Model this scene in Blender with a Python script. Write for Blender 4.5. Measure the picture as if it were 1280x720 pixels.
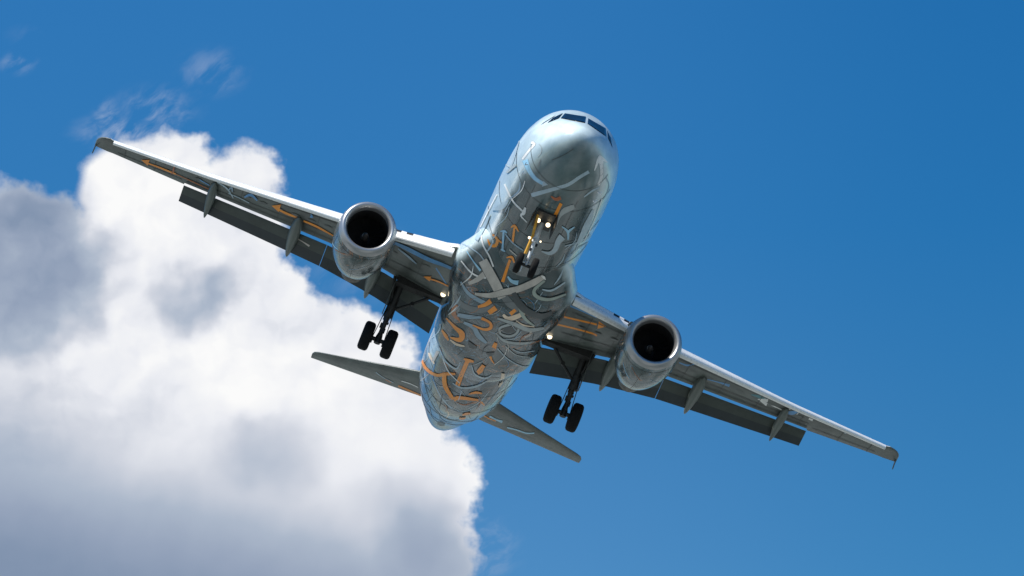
import bpy, math, random
from mathutils import Vector, Matrix
from mathutils.bvhtree import BVHTree
R = math.radians
random.seed(7)
scene = bpy.context.scene
for o in list(bpy.data.objects):
    bpy.data.objects.remove(o)
COL = scene.collection

# ------------------------------------------------------------------ camera
ELEV = R(18.0)
cam_d = bpy.data.cameras.new("camera")
cam_d.sensor_width = 36.0
FPX = 4439.87                                   # focal length in units of a 1280 wide picture
cam_d.lens = 36.0 * FPX / 1280.0
cam_d.clip_start = 0.5
cam_d.clip_end = 60000
cam = bpy.data.objects.new("camera", cam_d)
COL.objects.link(cam)
CAM = Vector((0, 0, 1.7))
cam.location = CAM
cam.rotation_euler = (R(90) + ELEV, 0, 0)
scene.camera = cam
FWD = Vector((0, math.cos(ELEV), math.sin(ELEV)))
DWN = Vector((0, math.sin(ELEV), -math.cos(ELEV)))
RGT = Vector((1, 0, 0))

# aircraft attitude (columns: port, aft, up of the aircraft seen from the viewer: right, down, away)
RA = Matrix(((0.92959954, -0.16423624, 0.32995629),
             (0.36742441, 0.34237894, -0.8647404),
             (0.02905162, 0.92509627, 0.37861971)))
TA = Vector((-0.12418276, -0.2750462, 137.977468))
PIV = Vector((0, 16, 0))
C2W = Matrix((RGT, DWN, FWD)).transposed()
ROT = C2W @ RA
LOC = CAM + C2W @ (TA - RA @ PIV)
PLANE_M = Matrix.Translation(LOC) @ ROT.to_4x4()

# ------------------------------------------------------------------ sun and sky
SUN_LOCAL = Vector((-0.76, -0.22, 0.61)).normalized()      # towards the sun, in the aircraft's frame
SUN = (ROT @ SUN_LOCAL).normalized()
sun_el = math.asin(SUN.z)
sun_az = math.atan2(SUN.x, SUN.y)
sd = bpy.data.lights.new("sun", 'SUN')
sd.energy = 4.8
sd.angle = R(0.53)
sd.color = (1.0, 0.95, 0.87)
so = bpy.data.objects.new("sun", sd)
COL.objects.link(so)
so.rotation_euler = SUN.to_track_quat('Z', 'Y').to_euler()

scene.view_settings.view_transform = 'Standard'
scene.view_settings.look = 'None'
scene.view_settings.exposure = 0.5
scene.view_settings.gamma = 1.0
scene.view_settings.use_curve_mapping = False
scene.render.engine = 'CYCLES'
scene.cycles.use_denoising = True
scene.cycles.max_bounces = 8
scene.cycles.sample_clamp_indirect = 6.0

world = bpy.data.worlds.new("World")
scene.world = world
world.use_nodes = True
WN = world.node_tree.nodes
WL = world.node_tree.links
WN.clear()


class G:
    """small wrapper to write node graphs as expressions"""
    def __init__(self, tree):
        self.t = tree

    def n(self, kind, **kw):
        nd = self.t.nodes.new(kind)
        for k, v in kw.items():
            setattr(nd, k, v)
        return nd

    def put(self, sock, v):
        if hasattr(v, 'links') or isinstance(v, bpy.types.NodeSocket):
            self.t.links.new(v, sock)
        else:
            if sock.type == 'RGBA' and len(v) == 3:
                v = (*v, 1)
            sock.default_value = v

    def m(self, op, a, b=0.0, c=0.0, clamp=False):
        nd = self.n('ShaderNodeMath', operation=op, use_clamp=clamp)
        self.put(nd.inputs[0], a)
        self.put(nd.inputs[1], b)
        self.put(nd.inputs[2], c)
        return nd.outputs[0]

    def v(self, op, a, b=(0, 0, 0), s=None):
        nd = self.n('ShaderNodeVectorMath', operation=op)
        self.put(nd.inputs[0], a)
        self.put(nd.inputs[1], b)
        if s is not None:
            self.put(nd.inputs['Scale'], s)
        return nd.outputs['Value'] if op in ('DISTANCE', 'LENGTH', 'DOT_PRODUCT') else nd.outputs[0]

    def xyz(self, a):
        nd = self.n('ShaderNodeSeparateXYZ')
        self.put(nd.inputs[0], a)
        return nd.outputs

    def comb(self, x, y, z=0.0):
        nd = self.n('ShaderNodeCombineXYZ')
        self.put(nd.inputs[0], x)
        self.put(nd.inputs[1], y)
        self.put(nd.inputs[2], z)
        return nd.outputs[0]

    def noise(self, vec, scale, detail=4.0, rough=0.5, dist=0.0, color=False):
        nd = self.n('ShaderNodeTexNoise')
        self.put(nd.inputs['Vector'], vec)
        nd.inputs['Scale'].default_value = scale
        nd.inputs['Detail'].default_value = detail
        nd.inputs['Roughness'].default_value = rough
        nd.inputs['Distortion'].default_value = dist
        return nd.outputs['Color' if color else 'Fac']

    def mix(self, f, a, b, mode='MIX'):
        nd = self.n('ShaderNodeMix', data_type='RGBA', blend_type=mode)
        self.put(nd.inputs[0], f)
        self.put(nd.inputs[6], a)
        self.put(nd.inputs[7], b)
        return nd.outputs[2]

    def ss(self, x, lo, hi, a=0.0, b=1.0):
        nd = self.n('ShaderNodeMapRange', interpolation_type='SMOOTHSTEP')
        self.put(nd.inputs[0], x)
        for i, q in ((1, lo), (2, hi), (3, a), (4, b)):
            self.put(nd.inputs[i], q)
        return nd.outputs[0]

    def ramp(self, f, stops):
        nd = self.n('ShaderNodeValToRGB')
        self.put(nd.inputs[0], f)
        el = nd.color_ramp.elements
        while len(el) < len(stops):
            el.new(0.5)
        for e, (p, c) in zip(el, stops):
            e.position = p
            e.color = (*c, 1)
        return nd.outputs[0]


def lin(*c):
    return tuple((x / 255 / 12.92) if x / 255 < 0.04045 else ((x / 255 + 0.055) / 1.055) ** 2.4 for x in c)


SKY_STR = 0.1
g = G(world.node_tree)
sky = g.n('ShaderNodeTexSky', sky_type='NISHITA', sun_disc=False)
sky.sun_elevation = sun_el
sky.sun_rotation = sun_az
sky.altitude = 100
sky.air_density = 1.0
sky.dust_density = 0.3
sky.ozone_density = 2.0
tc = g.n('ShaderNodeTexCoord')
rot = g.n('ShaderNodeVectorRotate', rotation_type='X_AXIS')
g.put(rot.inputs['Vector'], tc.outputs['Generated'])
rot.inputs['Angle'].default_value = -ELEV
rx, ry, rz = g.xyz(rot.outputs[0])[:3]
ahead = g.m('GREATER_THAN', ry, 0.2)
den = g.m('MAXIMUM', ry, 0.2)
K = FPX / 100.0
px = g.m('MULTIPLY', g.m('DIVIDE', rx, den), K)       # tangent plane of the sky dome, one unit = 1.29 degrees
py = g.m('MULTIPLY', g.m('DIVIDE', rz, den), -K)
P = g.comb(px, py, 0.0)


def S(x, y):
    return ((x - 640) / 100.0, (y - 360) / 100.0, 0.0)


# clear sky: a deep, clean summer blue, paler towards the horizon
wz = g.xyz(tc.outputs['Generated'])[2]
tint = g.ramp(g.m('DIVIDE', wz, 0.393), [(0.0, (0.58, 0.60, 0.62)), (0.30, (0.42, 0.54, 0.62)), (0.564, (0.27, 0.57, 0.76)), (0.69, (0.235, 0.565, 0.77)), (0.825, (0.158, 0.562, 0.82)), (1.0, (0.150, 0.585, 0.88))])
clear = g.mix(1.0, sky.outputs[0], tint, 'MULTIPLY')
east = g.m('MULTIPLY', g.ss(px, -0.5, 6.6), ahead)
clear = g.mix(east, clear, g.mix(1.0, clear, (0.58, 0.86, 0.91), 'MULTIPLY'))
# ---- clouds
w1 = g.noise(P, 1.3, 2, 0.5, color=True)
w2 = g.noise(P, 3.0, 3, 0.5, color=True)
d1 = g.v('SCALE', g.v('SUBTRACT', w1, (0.5, 0.5, 0.5)), s=0.30)
d2 = g.v('SCALE', g.v('SUBTRACT', w2, (0.5, 0.5, 0.5)), s=0.30)
Q0 = g.v('ADD', g.v('ADD', P, d1), d2)
Q = g.v('MULTIPLY', Q0, (1, 1, 0))
blobs = [(10, 330, 100), (-60, 430, 200), (60, 300, 62), (150, 240, 55), (170, 222, 52), (214, 222, 58), (285, 240, 50),
         (316, 222, 40), (140, 214, 26), (200, 300, 110), (300, 300, 62), (335, 262, 26), (250, 420, 150), (330, 430, 92),
         (400, 450, 76), (440, 440, 58), (472, 446, 50), (420, 570, 150), (500, 570, 68), (538, 600, 60), (562, 580, 36),
         (535, 690, 66), (350, 650, 200), (100, 600, 300), (560, 660, 34), (570, 625, 28)]
sdf = None
for x, y, r in blobs:
    s = g.m('SUBTRACT', g.v('DISTANCE', Q, S(x, y)), r / 100.0)
    sdf = s if sdf is None else g.m('SMOOTH_MIN', sdf, s, 0.08)
fine = g.noise(P, 6.0, 5, 0.55)
edge = g.m('ADD', sdf, g.m('MULTIPLY', g.m('SUBTRACT', fine, 0.5), 0.19))
cover = g.ss(edge, -0.14, 0.08, 1.0, 0.0)
# thin veils
vr = g.n('ShaderNodeVectorRotate', rotation_type='Z_AXIS')
g.put(vr.inputs['Vector'], g.v('ADD', P, g.v('SCALE', d1, s=1.6)))
vr.inputs['Angle'].default_value = R(38)
veil_n = g.noise(g.v('MULTIPLY', vr.outputs[0], (1.0, 2.4, 1)), 1.9, 5, 0.58)
veil = None
for x, y, rx_, ry_, a in [(265, 90, 36, 26, .17), (195, 140, 46, 28, .22), (160, 165, 56, 20, .36), (22, 78, 20, 13, .24), (30, 45, 20, 12, .04),
                          (135, 152, 18, 25, .3), (600, 690, 40, 40, .3), (455, 330, 60, 40, .12)]:
    q = g.v('MULTIPLY', g.v('SUBTRACT', P, S(x, y)), (100.0 / rx_, 100.0 / ry_, 0))
    e = g.m('MULTIPLY', g.ss(g.v('LENGTH', q), 0.0, 1.6, 1.0, 0.0), a)
    veil = e if veil is None else g.m('MAXIMUM', veil, e)
veil = g.m('MULTIPLY', veil, g.ss(veil_n, 0.40, 0.72))
cover = g.m('MAXIMUM', cover, veil)
cover = g.m('MULTIPLY', cover, ahead)
# cloud light: lit tops, grey undersides, relief from the lumps
sn = g.noise(Q0, 0.95, 4, 0.45)
sn2 = g.noise(g.v('ADD', Q0, (-0.10, -0.12, 0)), 0.95, 4, 0.45)
calm = g.ss(py, 0.6, 2.6, 1.0, 0.15)
relief = g.m('MULTIPLY', g.m('MULTIPLY', g.m('SUBTRACT', sn, sn2), 0.75), calm)
L = g.m('ADD', 0.87, relief)
L = g.m('ADD', L, g.m('MULTIPLY', g.m('MULTIPLY', g.m('SUBTRACT', sn, 0.5), calm), 0.25))
d1b = g.v('SCALE', g.v('SUBTRACT', w1, (0.5, 0.5, 0.5)), s=0.7)
QS = g.v('ADD', g.v('ADD', P, d1b), g.v('SCALE', d2, s=g.m('MULTIPLY', calm, 0.75)))
for x, y, rx_, ry_, a, s0, s1 in [(0, 345, 165, 112, -.60, .5, 1.12), (50, 250, 85, 40, -.38, .3, 1.2), (240, 378, 62, 56, -.36, .45, 1.1), (300, 365, 60, 45, -.10, .2, 1.2),
                                  (335, 565, 80, 62, -.28, .2, 1.25), (40, 520, 210, 80, -.16, .2, 1.2), (530, 665, 62, 75, -.30, .1, 1.3), (150, 560, 80, 40, .05, .2, 1.2),
                                  (170, 255, 120, 70, .12, .2, 1.2), (330, 470, 170, 60, .10, .2, 1.2), (590, 610, 26, 60, .10, .2, 1.2), (395, 390, 70, 50, -.08, .2, 1.2),
                                  (285, 262, 70, 46, -.09, .3, 1.2), (470, 560, 60, 50, .05, .2, 1.2), (470, 620, 40, 34, -.10, .2, 1.2)]:
    q = g.v('MULTIPLY', g.v('SUBTRACT', QS, S(x, y)), (100.0 / rx_, 100.0 / ry_, 0))
    L = g.m('ADD', L, g.m('MULTIPLY', g.ss(g.v('LENGTH', q), s0, s1, 1.0, 0.0), a))
qx, qy = g.xyz(g.v('ADD', P, g.v('SCALE', d1, s=1.2)))[:2]
low = g.ss(g.m('SUBTRACT', qy, g.m('MULTIPLY', qx, 0.24)), 2.45, 5.1)
L = g.m('SUBTRACT', L, g.m('MULTIPLY', low, 0.80))
ccol = g.ramp(L, [(0.0, lin(120, 140, 168)), (0.25, lin(150, 164, 187)), (0.45, lin(172, 184, 202)), (0.65, lin(206, 211, 222)), (0.82, lin(234, 236, 242)), (1.0, lin(251, 251, 251))])
ccol = g.mix(1.0, ccol, (0.707 / SKY_STR, 0.707 / SKY_STR, 0.707 / SKY_STR), 'MULTIPLY')
final = g.mix(cover, clear, ccol)
bg = g.n('ShaderNodeBackground')
g.put(bg.inputs[0], final)
bg.inputs[1].default_value = SKY_STR
out = g.n('ShaderNodeOutputWorld')
WL.new(bg.outputs[0], out.inputs[0])
world.cycles.sampling_method = 'MANUAL'
world.cycles.sample_map_resolution = 1024


# ------------------------------------------------------------------ materials
def mat(name, col, rough=0.5, metal=0.0, coat=0.0, var=0.0, vscale=1.5, emit=None, spec=0.5):
    m = bpy.data.materials.new(name)
    m.use_nodes = True
    nt = m.node_tree
    b = nt.nodes['Principled BSDF']
    b.inputs['Base Color'].default_value = (*col, 1)
    b.inputs['Roughness'].default_value = rough
    b.inputs['Metallic'].default_value = metal
    b.inputs['Coat Weight'].default_value = coat
    b.inputs['Coat Roughness'].default_value = 0.08
    b.inputs['Specular IOR Level'].default_value = spec
    if emit:
        b.inputs['Emission Color'].default_value = (*emit[0], 1)
        b.inputs['Emission Strength'].default_value = emit[1]
    if var:
        gg = G(nt)
        t = gg.n('ShaderNodeTexCoord')
        st = gg.v('MULTIPLY', t.outputs['Object'], (1, 0.35, 1))
        n1 = gg.noise(st, vscale, 6, 0.6)
        n2 = gg.noise(t.outputs['Object'], vscale * 6, 4, 0.6)
        f = gg.m('ADD', gg.m('MULTIPLY', n1, 0.7), gg.m('MULTIPLY', n2, 0.3))
        lo = tuple(c * (1 - var) for c in col)
        hi = tuple(min(1, c * (1 + var)) for c in col)
        c = gg.mix(gg.ss(f, 0.3, 0.7), lo, hi)
        gg.put(b.inputs['Base Color'], c)
        gg.put(b.inputs['Roughness'], gg.ss(n2, 0.3, 0.7, rough * 0.8, min(1, rough * 1.25)))
    return m


def livery(name, base, swirl, y0, y1, metal=0.10, rough=0.19, belly=None):
    """pearl paint with marbled swirls that thicken between y0 and y1 (metres behind the nose)"""
    m = bpy.data.materials.new(name)
    m.use_nodes = True
    gg = G(m.node_tree)
    b = m.node_tree.nodes['Principled BSDF']
    t = gg.n('ShaderNodeTexCoord').outputs['Object']
    x, y, z = gg.xyz(t)[:3]
    wa = gg.noise(gg.v('MULTIPLY', t, (0.5, 0.42, 0.5)), 1.0, 2, 0.5, color=True)
    tw = gg.v('ADD', t, gg.v('SCALE', gg.v('SUBTRACT', wa, (.5, .5, .5)), s=3.4))
    f = gg.noise(gg.v('MULTIPLY', tw, (0.62, 0.40, 0.62)), 1.0, 3, 0.5, 0.6)
    f2 = gg.noise(gg.v('ADD', gg.v('MULTIPLY', tw, (0.5, 0.62, 0.5)), (7.3, 2.1, 4.4)), 1.0, 2, 0.45, 1.1)
    fine = gg.noise(t, 6.0, 6, 0.65)
    mask = gg.ss(y, y0, y1, swirl * 0.07, swirl)
    # white nose and flanks over a slate belly; soft nose edge painted along the terminator
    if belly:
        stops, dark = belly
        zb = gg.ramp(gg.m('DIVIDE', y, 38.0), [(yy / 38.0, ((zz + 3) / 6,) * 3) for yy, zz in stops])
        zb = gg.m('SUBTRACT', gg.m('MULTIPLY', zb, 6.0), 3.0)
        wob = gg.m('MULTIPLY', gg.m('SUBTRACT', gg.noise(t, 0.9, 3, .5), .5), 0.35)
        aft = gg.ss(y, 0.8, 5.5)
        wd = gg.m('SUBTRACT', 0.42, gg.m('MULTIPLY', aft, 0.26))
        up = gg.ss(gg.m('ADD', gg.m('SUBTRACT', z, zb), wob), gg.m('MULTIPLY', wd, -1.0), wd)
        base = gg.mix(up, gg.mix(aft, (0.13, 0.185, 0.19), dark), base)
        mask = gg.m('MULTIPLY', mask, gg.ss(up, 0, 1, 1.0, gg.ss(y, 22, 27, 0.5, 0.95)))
    dirt = gg.ss(gg.noise(gg.v('MULTIPLY', t, (1, .3, 1)), 1.2, 6, .6), .35, .7)
    col = gg.mix(1.0, base, gg.mix(dirt, (.70, .72, .72), (1, 1, 1)), 'MULTIPLY')
    # broad dark / blue fields
    fld = gg.ss(f2, 0.44, 0.60)
    col = gg.mix(gg.m('MULTIPLY', fld, gg.m('MULTIPLY', mask, 0.85)), col, (0.022, 0.034, 0.040))
    fb = gg.ss(gg.noise(gg.v('ADD', tw, (3, 8, 1)), 0.36, 3, .5, .8), 0.55, 0.66)
    col = gg.mix(gg.m('MULTIPLY', fb, gg.m('MULTIPLY', mask, 0.35)), col, (0.12, 0.20, 0.28))

    def lines(src, n, w, colr, a, off=0.0):
        fr = gg.m('FRACT', gg.m('ADD', gg.m('MULTIPLY', src, n), off))
        dd = gg.m('ABSOLUTE', gg.m('SUBTRACT', fr, 0.5))
        lm = gg.ss(dd, 0.0, w, 1.0, 0.0)
        brk = gg.ss(gg.noise(gg.v('ADD', t, (off * 9, 1, 2)), 0.7, 2, .5), 0.42, 0.56)
        return lambda c: gg.mix(gg.m('MULTIPLY', gg.m('MULTIPLY', lm, brk), gg.m('MULTIPLY', mask, a)), c, colr)
    col = lines(f, 11, 0.20, (0.010, 0.014, 0.018), 0.95)(col)
    col = lines(f, 11, 0.07, (0.26, 0.36, 0.41), 0.6, 0.28)(col)
    col = lines(f2, 9, 0.06, (0.30, 0.36, 0.38), 0.6, 0.6)(col)
    col = lines(f2, 9, 0.10, (0.16, 0.32, 0.48), 0.8, 0.13)(col)
    col = lines(f, 7, 0.08, (0.60, 0.20, 0.03), 0.75, 0.77)(col)
    f3 = gg.noise(gg.v('MULTIPLY', tw, (1.25, 0.95, 1.25)), 1.0, 2, 0.5, 1.6)
    col = lines(f3, 9, 0.13, (0.02, 0.024, 0.03), 0.8, 0.4)(col)
    col = lines(f3, 9, 0.06, (0.18, 0.27, 0.33), 0.5, 0.55)(col)
    col = gg.mix(gg.m('MULTIPLY', gg.ss(fine, .5, .75), gg.m('MULTIPLY', mask, .40)), col, (0.045, 0.045, 0.04))
    gg.put(b.inputs['Base Color'], col)
    gg.put(b.inputs['Roughness'], gg.ss(fine, 0.3, 0.7, rough * .75, rough * 1.35))
    b.inputs['Metallic'].default_value = metal
    b.inputs['Coat Weight'].default_value = 0.25
    b.inputs['Coat Roughness'].default_value = 0.06
    bp = gg.n('ShaderNodeBump')
    bp.inputs['Strength'].default_value = 0.03
    bp.inputs['Distance'].default_value = 0.05
    gg.put(bp.inputs['Height'], gg.noise(gg.v('MULTIPLY', t, (1, .5, 1)), 1.6, 3, .5))
    gg.put(b.inputs['Normal'], bp.outputs[0])
    return m


M = {}
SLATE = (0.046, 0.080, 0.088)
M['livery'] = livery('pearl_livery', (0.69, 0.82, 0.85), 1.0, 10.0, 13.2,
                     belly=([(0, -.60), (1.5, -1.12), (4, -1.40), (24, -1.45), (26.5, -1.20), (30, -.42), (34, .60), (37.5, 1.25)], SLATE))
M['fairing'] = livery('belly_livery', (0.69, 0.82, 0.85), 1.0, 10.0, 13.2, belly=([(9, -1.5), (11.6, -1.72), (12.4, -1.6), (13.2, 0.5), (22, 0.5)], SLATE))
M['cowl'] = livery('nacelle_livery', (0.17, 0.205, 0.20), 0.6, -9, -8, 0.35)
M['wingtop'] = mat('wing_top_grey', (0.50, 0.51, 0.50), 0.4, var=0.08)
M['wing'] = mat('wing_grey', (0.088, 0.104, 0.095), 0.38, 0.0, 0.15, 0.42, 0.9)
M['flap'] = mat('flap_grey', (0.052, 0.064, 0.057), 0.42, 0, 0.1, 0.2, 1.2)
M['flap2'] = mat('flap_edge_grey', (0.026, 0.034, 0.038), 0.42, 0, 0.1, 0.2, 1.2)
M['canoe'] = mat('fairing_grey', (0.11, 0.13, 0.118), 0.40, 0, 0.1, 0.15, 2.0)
M['cove'] = mat('cove_shade', (0.018, 0.018, 0.017), 0.7, var=0.4, vscale=4)  # near-black colour puts shade into the flap cove and wheel bay
M['slat'] = mat('slat_white', (0.80, 0.81, 0.80), 0.30, 0.1, 0.2, 0.05)
M['black'] = mat('black_paint', (0.012, 0.012, 0.012), 0.5)
M['lip'] = mat('polished_lip', (0.40, 0.40, 0.405), 0.36, 0.75)
M['rimline'] = mat('seal_black', (0.02, 0.02, 0.02), 0.5)
M['duct'] = mat('duct_grey', (0.012, 0.012, 0.013), 0.55)
M['fan'] = mat('fan_titanium', (0.012, 0.012, 0.013), 0.5, 0.3)
M['spinner'] = mat('spinner_grey', (0.10, 0.09, 0.085), 0.35, 0.2)
M['white'] = mat('white_paint', (0.75, 0.76, 0.76), 0.35, var=0.06)
M['exhaust'] = mat('burnt_metal', (0.10, 0.085, 0.07), 0.45, 0.8, var=0.3)
M['tyre'] = mat('tyre_rubber', (0.008, 0.008, 0.008), 0.85, var=0.2, vscale=6, spec=0.2)
M['rim'] = mat('wheel_rim', (0.03, 0.03, 0.03), 0.5, 0.3)
M['gear'] = mat('gear_steel', (0.022, 0.023, 0.023), 0.5, 0.3, var=0.4, vscale=6)
M['chrome'] = mat('oleo_chrome', (0.75, 0.77, 0.8), 0.15, 0.9)
M['gearwhite'] = mat('gear_white', (0.6, 0.62, 0.62), 0.4, var=0.2, vscale=8)
M['yellow'] = mat('yellow_strut', (0.62, 0.32, 0.03), 0.45, var=0.15, vscale=6)
M['glass'] = mat('cockpit_glass', (0.004, 0.010, 0.022), 0.08, 0.0, 0.0, spec=0.07)
M['frame'] = mat('window_frame', (0.30, 0.33, 0.34), 0.4)
M['lamp'] = mat('lit_lamp', (1, .95, .85), 0.3, emit=((1.0, 0.80, 0.52), 1.7))
M['tancap'] = mat('bolt_metal', (0.45, 0.40, 0.34), 0.4, 0.5)
DEC = {
    'orange': (0.95, 0.30, 0.02), 'dkorange': (0.45, 0.14, 0.03), 'rust': (0.40, 0.12, 0.05), 'white': (0.80, 0.80, 0.78), 'grey': (0.36, 0.41, 0.42),
    'tan': (0.50, 0.47, 0.43), 'beige': (0.80, 0.64, 0.48), 'ltblue': (0.32, 0.58, 0.76), 'blue': (0.10, 0.30, 0.58), 'steel': (0.26, 0.38, 0.48),
    'pale': (0.38, 0.49, 0.56), 'dark': (0.05, 0.06, 0.065), 'green': (0.32, 0.38, 0.34), 'dkgrey': (0.16, 0.18, 0.19), 'teal': (0.08, 0.24, 0.28), 'line': (0.05, 0.055, 0.055), 'panel': (0.10, 0.115, 0.11)}
for k, c in DEC.items():
    M['d_' + k] = mat('livery_' + k, c, 0.34, 0.0, 0.08, 0.18, 2.5, spec=0.35)


# ------------------------------------------------------------------ mesh helpers
class MB:
    def __init__(self):
        self.v, self.f, self.mi, self.mats = [], [], [], []

    def slot(self, m):
        if m not in self.mats:
            self.mats.append(m)
        return self.mats.index(m)

    def loft(self, rings, m, cap=(True, True), closed=True, mfun=None):
        """rings: lists of equal length; mfun(i, j) may name another material for a quad"""
        b = len(self.v)
        n = len(rings[0])
        for r in rings:
            self.v += [tuple(p) for p in r]
        s = self.slot(m)
        for i in range(len(rings) - 1):
            for j in range(n if closed else n - 1):
                k = (j + 1) % n
                self.f.append((b + i * n + j, b + i * n + k, b + (i + 1) * n + k, b + (i + 1) * n + j))
                mm = mfun(i, j) if mfun else None
                self.mi.append(self.slot(mm) if mm else s)
        if closed:
            for on, i in ((cap[0], 0), (cap[1], len(rings) - 1)):
                if on:
                    idx = [b + i * n + j for j in range(n)]
                    if i == 0:
                        idx = idx[::-1]
                    self.f.append(tuple(idx))
                    self.mi.append(s)
        return self

    def tube(self, p0, p1, r0, r1=None, m=None, n=14, cap=(True, True)):
        p0, p1 = Vector(p0), Vector(p1)
        r1 = r0 if r1 is None else r1
        d = (p1 - p0).normalized()
        a = d.orthogonal().normalized()
        c = d.cross(a)
        rg = []
        for p, r in ((p0, r0), (p1, r1)):
            rg.append([p + (a * math.cos(t) + c * math.sin(t)) * r for t in [2 * math.pi * i / n for i in range(n)]])
        return self.loft(rg, m, cap)

    def lathe(self, c, axis, prof, m, n=40, cap=(False, False), mfun=None):
        """prof: (along, radius) pairs"""
        c, d = Vector(c), Vector(axis).normalized()
        a = Vector((0, 0, 1)) if abs(d.z) < .9 else Vector((1, 0, 0))
        a = (a - d * a.dot(d)).normalized()
        e = d.cross(a)
        rg = [[c + d * h + (a * math.cos(t) + e * math.sin(t)) * r for t in [2 * math.pi * i / n for i in range(n)]] for h, r in prof]
        return self.loft(rg, m, cap, mfun=mfun)

    def box(self, c, sx, sy, sz, m, rot=None):
        c = Vector(c)
        q = []
        for dz in (-1, 1):
            ring = []
            for dx, dy in ((-1, -1), (1, -1), (1, 1), (-1, 1)):
                p = Vector((dx * sx / 2, dy * sy / 2, dz * sz / 2))
                if rot:
                    p = rot @ p
                ring.append(c + p)
            q.append(ring)
        return self.loft(q, m)

    def add(self, verts, faces, m):
        b = len(self.v)
        self.v += [tuple(p) for p in verts]
        s = self.slot(m)
        for f in faces:
            self.f.append(tuple(b + i for i in f))
            self.mi.append(s)

    def build(self, name, parent, smooth=True, angle=40):
        me = bpy.data.meshes.new(name)
        me.from_pydata(self.v, [], self.f)
        for m in self.mats:
            me.materials.append(m)
        me.polygons.foreach_set('material_index', self.mi)
        me.validate()
        import bmesh
        bm = bmesh.new()
        bm.from_mesh(me)
        bmesh.ops.recalc_face_normals(bm, faces=bm.faces)
        bm.to_mesh(me)
        bm.free()
        if smooth:
            me.polygons.foreach_set('use_smooth', [True] * len(me.polygons))
            me.set_sharp_from_angle(angle=R(angle))
        o = bpy.data.objects.new(name, me)
        COL.objects.link(o)
        if parent:
            o.parent = parent
        return o


def interp(tab, x):
    if x <= tab[0][0]:
        return tab[0][1:]
    for a, b in zip(tab, tab[1:]):
        if x <= b[0]:
            t = (x - a[0]) / (b[0] - a[0])
            return tuple(p + (q - p) * t for p, q in zip(a[1:], b[1:]))
    return tab[-1][1:]


def spline(tab, x):
    """monotone-ish cubic (Catmull-Rom on uneven knots)"""
    n = len(tab)
    i = 0
    while i < n - 2 and x > tab[i + 1][0]:
        i += 1
    res = []
    x1, x2 = tab[i][0], tab[i + 1][0]
    h = x2 - x1
    t = min(1, max(0, (x - x1) / h))
    for k in range(1, len(tab[0])):
        p1, p2 = tab[i][k], tab[i + 1][k]
        sc = (p2 - p1) / h
        def slope(j):
            if j == 0 or j == n - 1:
                jj = 0 if j == 0 else n - 2
                return (tab[jj + 1][k] - tab[jj][k]) / (tab[jj + 1][0] - tab[jj][0])
            a = (tab[j][k] - tab[j - 1][k]) / (tab[j][0] - tab[j - 1][0])
            b = (tab[j + 1][k] - tab[j][k]) / (tab[j + 1][0] - tab[j][0])
            return 0.0 if a * b <= 0 else 2 * a * b / (a + b)
        m1, m2 = slope(i), slope(i + 1)
        res.append((2*t**3-3*t**2+1)*p1 + (t**3-2*t**2+t)*h*m1 + (-2*t**3+3*t**2)*p2 + (t**3-t**2)*h*m2)
    return res


# ------------------------------------------------------------------ the ground far below the view
def ground():
    me = bpy.data.meshes.new("ground")
    n, ext = 24, 24000
    vs, fs = [], []
    for i in range(n + 1):
        for j in range(n + 1):
            vs.append((-ext + 2 * ext * i / n, -ext + 2 * ext * j / n, 0))
    for i in range(n):
        for j in range(n):
            a = i * (n + 1) + j
            fs.append((a, a + n + 1, a + n + 2, a + 1))
    me.from_pydata(vs, [], fs)
    m = bpy.data.materials.new("grassland")
    m.use_nodes = True
    gg = G(m.node_tree)
    t = gg.n('ShaderNodeTexCoord').outputs['Object']
    a = gg.noise(t, 0.016, 5, .55)
    b2 = gg.noise(t, 0.11, 6, .6)
    c = gg.mix(gg.ss(a, .42, .58), (0.05, 0.075, 0.07), (0.31, 0.315, 0.30))
    c = gg.mix(gg.m('MULTIPLY', gg.ss(b2, .45, .7), .6), c, (0.12, 0.135, 0.125))
    gg.put(m.node_tree.nodes['Principled BSDF'].inputs['Base Color'], c)
    m.node_tree.nodes['Principled BSDF'].inputs['Roughness'].default_value = 0.95
    me.materials.append(m)
    o = bpy.data.objects.new("ground", me)
    COL.objects.link(o)
    o['kind'] = 'structure'


ground()

# ------------------------------------------------------------------ the airliner
plane = bpy.data.objects.new("airplane", None)
COL.objects.link(plane)
plane.matrix_world = PLANE_M
plane.empty_display_size = 3
plane['label'] = "twin engine passenger jet in silver paint with orange and blue arrows, wheels down"
plane['category'] = "airplane"

# ---- fuselage
FUS = [(0, -.58, -.58, 0), (.05, -.34, -.81, .26), (.2, -.08, -1.05, .52), (.5, .20, -1.32, .80), (1, .52, -1.58, 1.10), (1.5, .85, -1.73, 1.33),
       (2, 1.20, -1.84, 1.51), (2.5, 1.53, -1.91, 1.65), (3, 1.75, -1.96, 1.75), (4, 1.99, -2.02, 1.88), (5, 2.07, -2.06, 1.94), (6, 2.09, -2.07, 1.97),
       (7.5, 2.09, -2.07, 1.99), (15, 2.07, -2.07, 1.985), (23, 2.07, -2.07, 1.985), (25, 2.07, -2.04, 1.985), (26.5, 2.07, -1.86, 1.965), (28, 2.07, -1.6, 1.90),
       (30, 2.05, -1.12, 1.74), (32, 1.98, -.57, 1.49), (34, 1.84, .0, 1.16), (36, 1.6, .47, .76), (37, 1.42, .75, .50), (37.5, 1.22, .92, .28)]
FT = [(math.sqrt(a), b, c, d) for a, b, c, d in FUS]
NA = 96


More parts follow.
